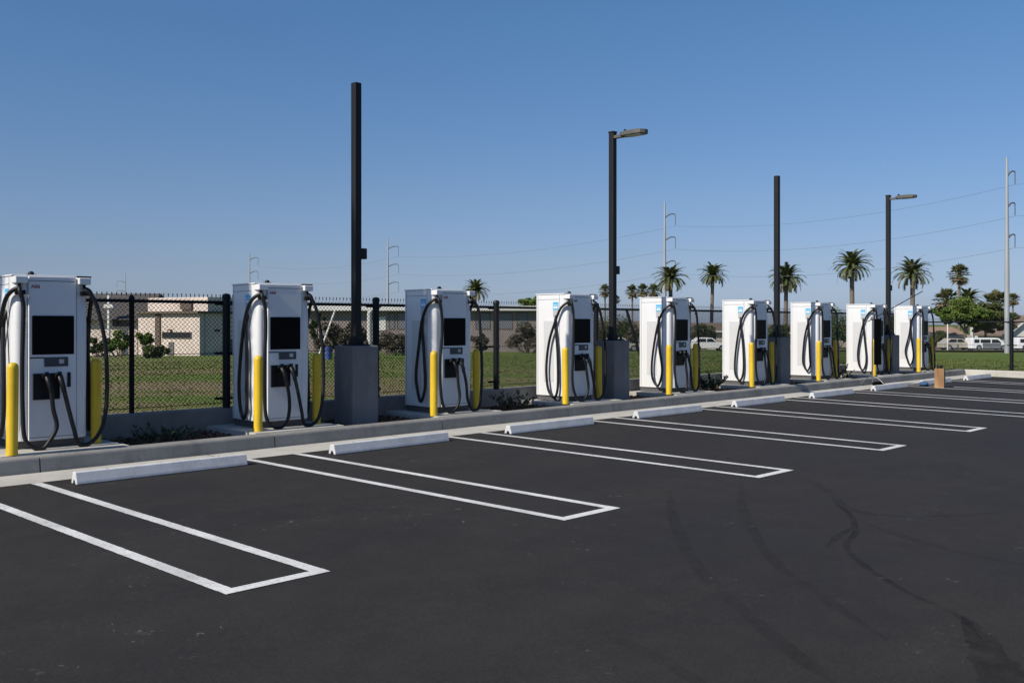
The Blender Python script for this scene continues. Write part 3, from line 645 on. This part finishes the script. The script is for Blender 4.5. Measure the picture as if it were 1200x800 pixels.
# shrubs in the planting bed
def shrub(px, py, d_, n, size, label, seed, spread=.3):
    rnd = random.Random(seed); p = at(px, d_); t = empty('shrub', (p.x, p.y, .13)); mb = MB(); st = MB()
    for k in range(n):
        az = rnd.uniform(0,6.28); e = rnd.uniform(.35,1.25); L = size*rnd.uniform(.6,1.1); o = Vector((math.cos(az)*spread*rnd.random(), math.sin(az)*spread*.5*rnd.random(), 0))
        dv = Vector((math.cos(az)*math.cos(e), math.sin(az)*math.cos(e), math.sin(e))); sd = Vector((-math.sin(az), math.cos(az), 0)); tip = o+dv*L
        st.tube([o, o+dv*L*.5, tip], [.006,.005,.003], 4)
        for q in range(9):
            c = o+dv*L*(.3+.7*q/8); a2 = rnd.uniform(0,6.28); ld = (Vector((math.cos(a2),math.sin(a2),.5+rnd.random()*.5))).normalized()*size*rnd.uniform(.18,.32); w2 = ld.cross(Vector((0,0,1))).normalized()*size*.055
            mb.add([c, c+ld*.5+w2, c+ld, c+ld*.5-w2], [(0,1,2,3)])
    mb.build('foliage', shrubl, t); st.build('stem', bark, t); tag(t, label, 'shrub', 'young shrubs in the planting bed'); return t
def bedd(px, Y): v = FW+RT*((px-CX)/FPX); return Y/v.y
shrub(190, 500, bedd(190,12.3), 24, .27, 'low dark shrub before the wall, right of the first cabinet', 61, .35)
shrub(213, 498, bedd(213,12.35), 14, .25, 'small dark shrub right beside the low shrub of the first bed', 62, .2)
shrub(600, 473, bedd(600,12.3), 20, .42, 'young leafy shrub right of the third white cabinet', 63, .2)
shrub(833, 448, bedd(833,12.3), 24, .50, 'leafy young shrub between the fifth and sixth cabinets', 64, .2)
shrub(1000-16, 440, bedd(984,12.3), 18, .42, 'young shrub between the seventh and eighth cabinets', 65, .2)
# grass blades beyond the fences
random.seed(8); mb = MB(); vs = []; fs = []
for k in range(90000):
    if k < 64000:
        x = random.uniform(2, 60); y = 13.4+random.random()**1.6*32
    else:
        x = 33.7+random.random()**1.4*40; y = random.uniform(-2, 16)
    d_ = x*FW.x+y*FW.y; r_ = (x*RT.x+y*RT.y)/d_*FPX+CX
    if not (60 < r_ < 1260): continue
    z = zg(math.hypot(x,y)*.96)-.01; h_ = random.uniform(.02,.06); a = random.uniform(0,6.28); w2 = .012+.0006*d_; b = len(vs)
    c, s2 = math.cos(a)*w2, math.sin(a)*w2
    vs += [(x-c,y-s2,z),(x+c,y+s2,z),(x+random.uniform(-.06,.06),y+random.uniform(-.06,.06),z+h_)]; fs.append((b,b+1,b+2))
mb.add(vs, fs); tag(mb.build('grass', grassm), 'short patchy green and straw grass beyond the fences', 'grass', kind='stuff')

# ================================================================== buildings (local x along the picture, y away)
def bld(name, px, d, label, rz=0):
    t = empty(name, at(px, d, zg(d)), TH-rad(90)+rz); return tag(t, label, 'building')
def win(t, x0, x1, z0, z1, y=0, mat=None, frame=True):
    mb = MB(); fr = .06
    mb.box(x0-fr,x1+fr,y-.05,y+.02,z0-fr,z0); mb.box(x0-fr,x1+fr,y-.05,y+.02,z1,z1+fr); mb.box(x0-fr,x0,y-.05,y+.02,z0,z1); mb.box(x1,x1+fr,y-.05,y+.02,z0,z1)
    w_ = mb.build('window', brownt, t); mb = MB(); mb.box(x0,x1,y-.012,y+.02,z0,z1); mb.build('pane', mat or glassd, w_); return w_
# A: beige flat roofed block
d = 69; k = d/FPX; AR = rad(-30); t = bld('beige_building', 234, d, 'beige flat roofed building with a long dark window, behind the fence at left', AR); b0 = zg(d)
def xx(px, p0): return (px-p0)*k
def xa(px):                        # picture column on the left face -> local x
    q = (px-CX)/FPX; u = t.location
    dv = Vector((math.cos(TH-rad(90)+AR), math.sin(TH-rad(90)+AR), 0)); return (q*u.dot(FW)-u.dot(RT))/(dv.dot(RT)-q*dv.dot(FW))
H_ = zy(367,d)-b0
mb = MB(); mb.box(xa(162),0,0,6,-.3,H_); mb.build('wall', stucco, t)
mb = MB(); mb.box(xa(158),.2,-.35,6.2,H_,H_+.16); mb.build('roof_edge', brownt, t)
mb = MB(); mb.box(xa(163),-.05,.8,5.5,H_+.16,zy(347.5,d)-b0); mb.build('parapet', stucco, t)
mb = MB(); mb.box(xa(203),xa(216),.62,.797,zy(362,d)-b0,zy(352,d)-b0); mb.build('louvre', brownt, t)
mb = MB(); mb.box(xa(183),xa(188.5),-.12,-.003,-.2,H_-.01); mb.build('pilaster', brownt, t)
win(t, xa(191), xa(224), zy(396,d)-b0, zy(390,d)-b0)
mb = MB(); mb.box(xa(198),xa(204),-.06,-.002,-.2,zy(401,d)-b0); mb.build('door', doorm, t)
mb = MB(); mb.box(xa(199),xa(202),-.25,-.003,zy(387.5,d)-b0,zy(386,d)-b0); mb.build('wall_lamp', brownt, t)
mb = MB(); mb.box(.003,.06,1.4,1.9,zy(388.5,d)-b0,zy(386,d)-b0); mb.build('vent', brownt, t)
mb = MB(); mb.box(.003,.08,2.6,3.4,-.2,zy(398,d)-b0); mb.build('side_door', doorm, t)
for a in (.5, 4.6):
    mb = MB(); mb.tube([(.07,a,-.1),(.07,a,H_-.02)], .05, 8); mb.build('downpipe', galv, t)
# B: dark roofed house at far left
d = 74; k = d/FPX; t = bld('dark_roofed_house', 90, d, 'low house with dark shingle roof and white posts at the far left'); b0 = zg(d)
wz = zy(374,d)-b0
mb = MB(); mb.box(xx(-40,90),xx(161,90),0,8,-.3,wz); mb.build('wall', stucco, t)
mb = MB(); rz_ = zy(342,d)-b0; mb.prism_x([(-.6,wz-.05),(8.6,wz-.05),(4.2,rz_)], xx(-46,90), xx(166,90)); rf = mb.build('roof', roofd, t)
mb = MB(); mb.box(xx(132,90),xx(134.2,90),-1.0,-.75,-.2,rz_-.3); mb.box(xx(128.5,90),xx(139,90),-1.1,-.62,zy(361,d)-b0,zy(357,d)-b0); mb.build('chimney', whitew, rf)
for a, b in ((-14,-2),(0,7),(133,140),(142,152)): win(t, xx(a,90), xx(b,90), zy(390,d)-b0 if a < 50 else zy(374,d)-b0-.5, zy(380,d)-b0 if a < 50 else wz-.12)
for a, b in ((-5,3),(20,30)): win(t, xx(a,90), xx(b,90), zy(412,d)-b0, zy(400,d)-b0)
# C: long low building with white fascia
d = 92; k = d/FPX; t = bld('long_low_building', 500, d, 'long low mauve building with white roof edge behind the middle cabinets'); b0 = zg(d)
wz = zy(364,d)-b0
mb = MB(); mb.box(xx(360,500),xx(640,500),0,10,-.3,wz-.002); mb.build('wall', stucco2, t)
mb = MB(); mb.box(xx(355,500),xx(645,500),-.8,10.5,wz,zy(358.5,d)-b0); mb.build('roof', whitew, t)
mb = MB(); mb.box(xx(444,500),xx(452,500),-.06,-.003,zy(387,d)-b0,zy(371,d)-b0); mb.build('door', whitew, t)
for a, b in ((456,462),(466,478),(520,540),(558,574),(581,600),(606,618)): win(t, xx(a,500), xx(b,500), zy(385,d)-b0, zy(367,d)-b0, mat=glassb)
# D: houses behind brush, centre-right
def gable(name, px, d, wpx, ytop, yeave, depth, wm, rm, label, rz=0, wins=(), gable_front=False, garage=None):
    global k; k = d/FPX; t = bld(name, px, d, label, rz); b0 = zg(d); W2 = wpx*k/2; ez = zy(yeave,d)-b0; tz = zy(ytop,d)-b0
    if gable_front:
        mb = MB(); mb.prism_y([(-W2,-.3),(W2,-.3),(W2,ez),(0,tz-.12),(-W2,ez)], 0, depth); mb.build('wall', wm, t)
        mb = MB(); o_ = .5
        for s_ in (-1,1):
            sl = (tz-ez)/W2; q = [(0,tz),(s_*(W2+o_),ez-sl*o_),(s_*(W2+o_),ez-sl*o_+.22),(0,tz+.24)]
            mb.prism_y(q if s_ > 0 else q[::-1], -.5, depth+.5)
        rf = mb.build('roof', rm, t)
        mb = MB()
        for s_ in (-1,1):
            q = [(0,tz-.10),(s_*(W2+o_),ez-sl*o_-.10),(s_*(W2+o_),ez-sl*o_+.20),(0,tz+.2)]
            mb.prism_y(q if s_ > 0 else q[::-1], -.60, -.502)
        mb.build('fascia', whitew, rf)
    else:
        mb = MB(); mb.box(-W2,W2,0,depth,-.3,ez); mb.build('wall', wm, t)
        mb = MB(); mb.prism_x([(-.6,ez-.1),(depth+.6,ez-.1),(depth+.6,ez+.06),(depth/2,tz),(-.6,ez+.06)], -W2-.4, W2+.4); rf = mb.build('roof', rm, t)
        mb = MB(); mb.box(-W2-.4,W2+.4,-.68,-.603,ez-.14,ez+.08); mb.build('fascia', whitew, rf)
    for a, b, y0, y1 in wins: win(t, (a-px)*k, (b-px)*k, zy(y1,d)-b0, zy(y0,d)-b0)
    if garage:
        a, b, y0 = garage; mb = MB(); mb.box((a-px)*k,(b-px)*k,-.05,-.002,-.1,zy(y0,d)-b0); mb.build('garage_door', doorm, t)
    return t
gable('house', 722, 130, 90, 376, 388, 8, stucco2, rooft, 'brown roofed house behind the brush by the nearest lamp pole', wins=((700,706,392,400),(735,742,392,400)))
gable('house', 828, 135, 60, 378, 388, 8, stucco, rooft, 'pale pink house seen between the fifth and sixth cabinets', wins=((818,824,391,399),(833,838,391,399)))
gable('house', 1108, 140, 52, 383, 394, 8, whitew, roofy, 'white house with tan tile roof behind the far parked cars', rz=rad(8), wins=((1094,1100,397,404),(1112,1118,397,404)))
gable('house', 1180, 146, 20, 371, 377, 9, whitew, rooft, 'white narrow house with small gable left of the steel power pole', gable_front=True, wins=((1175,1179,388,402),))
gable('house', 1206, 140, 50, 371, 391, 9, whitew, rooft, 'white gabled house with brown roof at the right edge', gable_front=True, garage=(1188,1214,394))
gable('house', 910, 140, 80, 380, 390, 8, stucco, rooft, 'beige house behind the farther bare black pole', wins=((900,906,393,400),))
gable('house', 1030, 145, 90, 382, 392, 8, stucco, rooft, 'beige house hidden behind the eighth and ninth cabinets')
# street strip at the far edge of the field
d = 150; mb = MB(); a = at(640, 128, zg(128)+.03); pts = [at(600,117,zg(117)+.05), at(1500,117,zg(117)+.05), at(1500,130,zg(130)+.05), at(600,130,zg(130)+.05)]
struct(MB().poly(pts).build('street', street))
pts = [at(600,114,zg(114)+.07), at(1500,114,zg(114)+.07), at(1500,116.9,zg(117)+.07), at(600,116.9,zg(117)+.07)]
struct(MB().poly(pts).build('far_pavement', conc))
# ================================================================== vehicles
def car(name, px, d, L, H_, mat, label, cat, prof, wins, mid=None, flip=False):
    t = empty(name, at(px, d, zg(d)+.06), TH-rad(90)+(math.pi if flip else 0)); Wd = 1.85
    mb = MB(); mb.prism_y([(x*L,z*H_) for x,z in prof], -Wd/2, Wd/2); mb.build('body', mat, t, bevel=.07, seg=3)
    for wn in wins:
        for y in (-1,1):
            mb = MB(); pts = [(x*L,z*H_) for x,z in wn]; a, b = (-Wd/2-.012,-Wd/2+.05) if y < 0 else (Wd/2-.05,Wd/2+.012); mb.prism_y(pts, a, b); mb.build('window', glassd, t)
    for x in (-.31,.30):
        for y in (-1,1):
            yy = y*(Wd/2-.10); mb = MB(); mb.tube([(x*L,yy-.13,.34),(x*L,yy+.13,.34)], .34, 20); wh = mb.build('wheel', tyre, t, smooth=40)
            mb = MB(); mb.tube([(x*L,yy-.135,.34),(x*L,yy+.135,.34)], .20, 14); mb.build('rim', rim, wh, smooth=40)
    if mid:
        for y in (-1,1):
            a, b = (-Wd/2-.02,-Wd/2+.03) if y < 0 else (Wd/2-.03,Wd/2+.02); mb = MB(); mb.box(mid[0]*L,mid[1]*L,a,b,mid[2]*H_,mid[3]*H_); mb.build('side_panel', carg, t)
    mb = MB(); mb.box(.47*L,.502*L,-.7,-.45,.42*H_,.5*H_); mb.build('headlight', lens, t); mb = MB(); mb.box(.47*L,.502*L,.45,.7,.42*H_,.5*H_); mb.build('headlight', lens, t)
    return tag(t, label, cat)
van = [(-.5,.14),(.49,.14),(.5,.42),(.47,.52),(.33,.60),(.20,.97),(.12,1.0),(-.46,1.0),(-.49,.92)]
vw = [[(-.43,.60),(-.30,.60),(-.30,.88),(-.43,.88)],[(-.27,.60),(-.02,.60),(-.02,.88),(-.27,.88)],[(.01,.60),(.26,.60),(.16,.88),(.01,.88)]]
sed = [(-.5,.20),(.49,.20),(.5,.45),(.46,.56),(.22,.64),(.08,.97),(-.02,1.0),(-.28,1.0),(-.42,.70),(-.49,.62)]
sw = [[(-.36,.68),(-.10,.68),(-.10,.92),(-.27,.92)],[(-.07,.68),(.15,.68),(.05,.92),(-.07,.92)]]
car('parked_van', 1157.5, 120, 5.0, 1.55, carw, 'white parked van with grey sides beyond the grass, under the green tree', 'van', van, vw, mid=(-.22,.24,.16,.58))
car('parked_car', 1211, 120, 5.0, 1.6, carw, 'white parked car cut by the right edge of the photo', 'car', van, vw)
car('parked_car', 1121, 121, 4.3, 1.5, cart, 'tan parked car left of the tree trunk at right', 'car', sed, sw)
car('parked_car', 1103, 126, 4.4, 1.6, carg, 'grey parked car farther left behind the tan one', 'car', sed, sw)
car('parked_car', 590, 98, 4.5, 1.5, carg, 'dark grey parked car far behind the thick fence post', 'car', sed, sw)
car('parked_car', 628, 96, 4.6, 1.6, carw, 'white parked car half hidden by the fourth cabinet', 'car', van, vw)
car('parked_car', 727, 100, 4.4, 1.45, cart, 'tan parked car behind the base of the nearest lamp pole', 'car', sed, sw)
car('parked_car', 830, 106, 4.4, 1.5, carw, 'white parked car between the fifth and sixth cabinets', 'car', sed, sw)
# white post by the street
mb = MB(); p = at(1110.5, 118, zg(118)); mb.lathe([(.07,0),(.07,zy(380,118)-zg(118)),(.03,zy(380,118)-zg(118)+.05)], (0,0), 10); o = mb.build('white_post', whitew, smooth=40); o.location = p; tag(o, 'thin white post standing at the far edge of the grass', 'post')
# leaning white guy guard and other bits behind the fence
mb = MB(); d = 45; a = at(370,d,zy(404,d)-.9); b = at(392.5,d,zy(364,d)); mb.tube([a-Vector((0,0,.0)),b], .045, 8); tag(mb.build('guy_wire_guard', whitew, smooth=40), 'leaning white rod behind the fence, right of the second cabinet', 'rod')
mb = MB(); d = 40; p = at(433,d,zg(d)); mb.lathe([(.10,0),(.10,zy(366,d)-zg(d)),(.11,zy(366,d)-zg(d)+.02),(.03,zy(365,d)-zg(d)+.05)], (0,0), 12); o = mb.build('white_pipe', whitew, smooth=40); o.location = p; tag(o, 'upright white pipe behind the thick fence post by the bare pole', 'pipe')
mb = MB(); d = 50; p = at(384.5,d,zg(d)); R_ = .16; mb.lathe([(R_,0),(R_*1.05,.05),(R_,.1),(R_,.3),(R_*1.05,.34),(R_,.38),(R_,.66),(R_*1.04,.7),(R_*.3,.71)], (0,0), 16); o = mb.build('barrel', barrelb, smooth=40); o.location = p; tag(o, 'small blue barrel in the grass before the brown brush', 'barrel')
mb = MB(); d = 60; a = at(742,d,zg(d)); mb.tube([at(752,d,zg(d)-.2), at(734,d,zy(362,d))], .09, 8); tag(mb.build('leaning_post', fencem, smooth=40), 'dark leaning post behind the fence, left of the fifth cabinet', 'post')

# ================================================================== power line
PP = [(1180,185,105),(779,237,143),(454.5,279,204),(292.5,295,242),(147,320,330)]
plab = ['big grey steel power pole at the right edge','grey steel power pole rising behind the fifth white cabinet','distant steel power pole between the nearest bare pole and third cabinet','far thin power pole above the second white cabinet','tiny farthest power pole above the fence at left']
arms = [(203,240,277),(252,279,307),(289,310,331),(302,318,334),(329,340)]
hang = []
for i, ((px, py, d), lab) in enumerate(zip(PP, plab)):
    b0 = zg(d); t = empty('power_pole', at(px,d,b0)); hh = zy(py,d)-b0; r0 = .27 if i < 3 else .24
    mb = MB(); mb.lathe([(r0,-.5),(r0*.95,hh*.4),(r0*.42,hh)], (0,0), 12); mb.build('shaft', galv2, t, smooth=50)
    row = []; k = d/FPX
    al = (9.5 if i == 0 else 12.5 if i < 3 else 10)*k; sgn = -1 if i == 4 else 1
    il = [14,13,11,9,7][i]*k
    for ya in arms[i]:
        z = zy(ya+1.5,d)-b0; u = RT*sgn
        pts = cr([Vector((0,0,z-.2)), u*al*.45+Vector((0,0,z+.28)), u*al*.85+Vector((0,0,z+.36)), u*al+Vector((0,0,z+.2))], 4)
        mb = MB(); mb.tube(pts, [.13-.006*q for q in range(len(pts))], 6); am = mb.build('crossarm', armm, t, smooth=50)
        p = u*al+Vector((0,0,z+.2)); mb = MB(); nn = 9
        prof = []
        for q in range(nn): zz = -il*(q/nn); prof += [(.03,zz),(.075,zz-.02),(.075,zz-.06),(.03,zz-.08)]
        mb.lathe([(r_,p.z+zz) for r_,zz in prof[::-1]], (p.x,p.y), 7); mb.build('insulator', armm, am)
        row.append(at(px,d,b0)+p+Vector((0,0,-il)))
    hang.append(row); tag(t, lab, 'power pole', 'steel power poles in a line across the background')
# next pole off to the right for the wires to run to
d0 = (hang[0][0]-hang[1][0])
def wire(a, b, sag, label):
    mb = MB(); n = 16; mb.tube([a.lerp(b,q/n)-Vector((0,0,sag*4*(q/n)*(1-q/n))) for q in range(n+1)], .015, 4)
    tag(mb.build('power_wire', wirem), label, 'wire', 'power wires between the steel poles')
nm = ['top','middle','lowest']; spans = ['between the two biggest steel poles','between the second and third steel poles','between the third and fourth steel poles']
for j in range(3):
    wire(hang[0][j]+Vector((d0.x*.5,d0.y*.5,.4)), hang[0][j], .3, '%s wire running off right from the biggest steel pole' % nm[j])
    for i in range(3): wire(hang[i][j], hang[i+1][j], 1.6, '%s power wire %s' % (nm[j], spans[i]))

# ================================================================== film gear at the far end
def gz(p): return za(p.y)+.004
p = at(1103, 25.9); bx = Vector((26.62, 9.85, 0)); t = empty('wooden_box', (bx.x, bx.y, gz(bx)), rad(14))
mb = MB(); mb.box(-.17,.17,-.12,.12,0,.52); mb.build('box_shell', wood, t, bevel=.006)
mb = MB(); mb.tube([(.0-.035,-.124,.36),(.0+.035,-.124,.36)], .018, 10); mb.box(-.035,.035,-.1235,-.115,.342,.378); mb.build('hand_hole', hole, t)
tag(t, 'brown plywood box standing on end beside the farthest cabinet', 'box')
mb = MB(); rnd = random.Random(4)
for q in range(4): mb.tube([(.09*math.cos(a*.5)*(1-.1*q)*1.0+rnd.uniform(-.01,.01), .06*math.sin(a*.5), .015+.02*q) for a in range(0,13)], .014, 6)
o = mb.build('cable_coil', rubber, smooth=60); o.location = (bx.x-.01, bx.y, gz(bx)+.522); tag(o, 'coil of black cable lying on top of the wooden box', 'cable')
# blue bag on the ground
mb = MB(); bpz = gp(1089, 452.5)
def blob(mb, rx, ry, rz, n=14, m=8):
    vs = []; 
    for i in range(m+1):
        a = math.pi*i/m-math.pi/2
        for k in range(n):
            q = 2*math.pi*k/n; e = .7
            cx_ = math.copysign(abs(math.cos(q))**e, math.cos(q)); sy_ = math.copysign(abs(math.sin(q))**e, math.sin(q)); ca = max(0.02,math.cos(a))**.6
            vs.append((rx*cx_*ca, ry*sy_*ca, rz*(1+math.copysign(abs(math.sin(a))**.8, math.sin(a)))))
    mb.add(vs, [(i*n+k,i*n+(k+1)%n,(i+1)*n+(k+1)%n,(i+1)*n+k) for i in range(m) for k in range(n)])
blob(mb, .20, .12, .06); blob(mb, .16, .13, .055); o = mb.build('sand_bag', blueb, smooth=60); o.location = (bpz.x, bpz.y+.15, gz(bpz)); o.rotation_euler.z = .4
tag(o, 'blue canvas sandbag on the ground left of the wooden box', 'sandbag')
# light stand with black flag in front of the eighth cabinet
sp_ = gp(1022.5, 451); sp_ = Vector((26.1, 11.0, 0)); v = FW+RT*((1022.5-CX)/FPX); d = 11.25/v.y; sp_ = Vector((v.x*d, 11.25, 0)); z0 = .0
t = empty('light_stand', (sp_.x, sp_.y, z0)); tag(t, 'chrome light stand with a long arm before the eighth cabinet', 'light stand')
ztop = zy(373,d)
mb = MB(); mb.tube([(0,0,.12),(0,0,ztop)], .017, 10); mb.tube([(0,0,.5),(0,0,1.1)], .022, 10); mb.build('upright', steel, t, smooth=40)
for a in (.4,2.5,4.6):
    mb = MB(); mb.tube(cr([(0,0,.30),(.18*math.cos(a),.18*math.sin(a),.22),(.42*math.cos(a),.42*math.sin(a),.015)],4), .013, 8); mb.build('leg', steel, t, smooth=40)
mb = MB(); a0 = Vector((0,-.03,ztop+.0)); 
tip = at(1081.5, d-.2, zy(341,d-.2))-Vector((sp_.x,sp_.y,z0)); a1 = a0-(tip-a0)*.12
mb.tube([a1, tip], .012, 8); mb.build('boom_arm', blackp, t, smooth=40)
mb = MB(); mb.tube([(0,-.05,ztop),(0,.04,ztop)], .05, 12); mb.build('grip_head', steel, t, smooth=40)
mb = MB(); k = d/FPX; c = at(1028.5, d-.15)
t2 = empty('black_flag', (c.x, c.y, 0), TH-rad(90)+.25); mb.box(-4.4*k,4.4*k,-.012,.012,zy(427,d),zy(373.5,d)); mb.build('cloth', flagm, t2)
fr = MB(); fr.tube([(-4.4*k,0,zy(427,d)),(-4.4*k,0,zy(371,d))], .014, 6); fr.tube([(4.4*k,0,zy(427,d)),(4.4*k,0,zy(372,d))], .014, 6); fr.build('frame', blackp, t2)
tag(t2, 'tall narrow black cloth flag hanging before the eighth cabinet', 'flag panel')
mb = MB(); blob(mb, .24,.12,.07); o = mb.build('sand_bag', flagm, smooth=60); o.location = (sp_.x+.15, sp_.y-.1, .0); tag(o, 'dark sandbag lying on the foot of the light stand', 'sandbag')
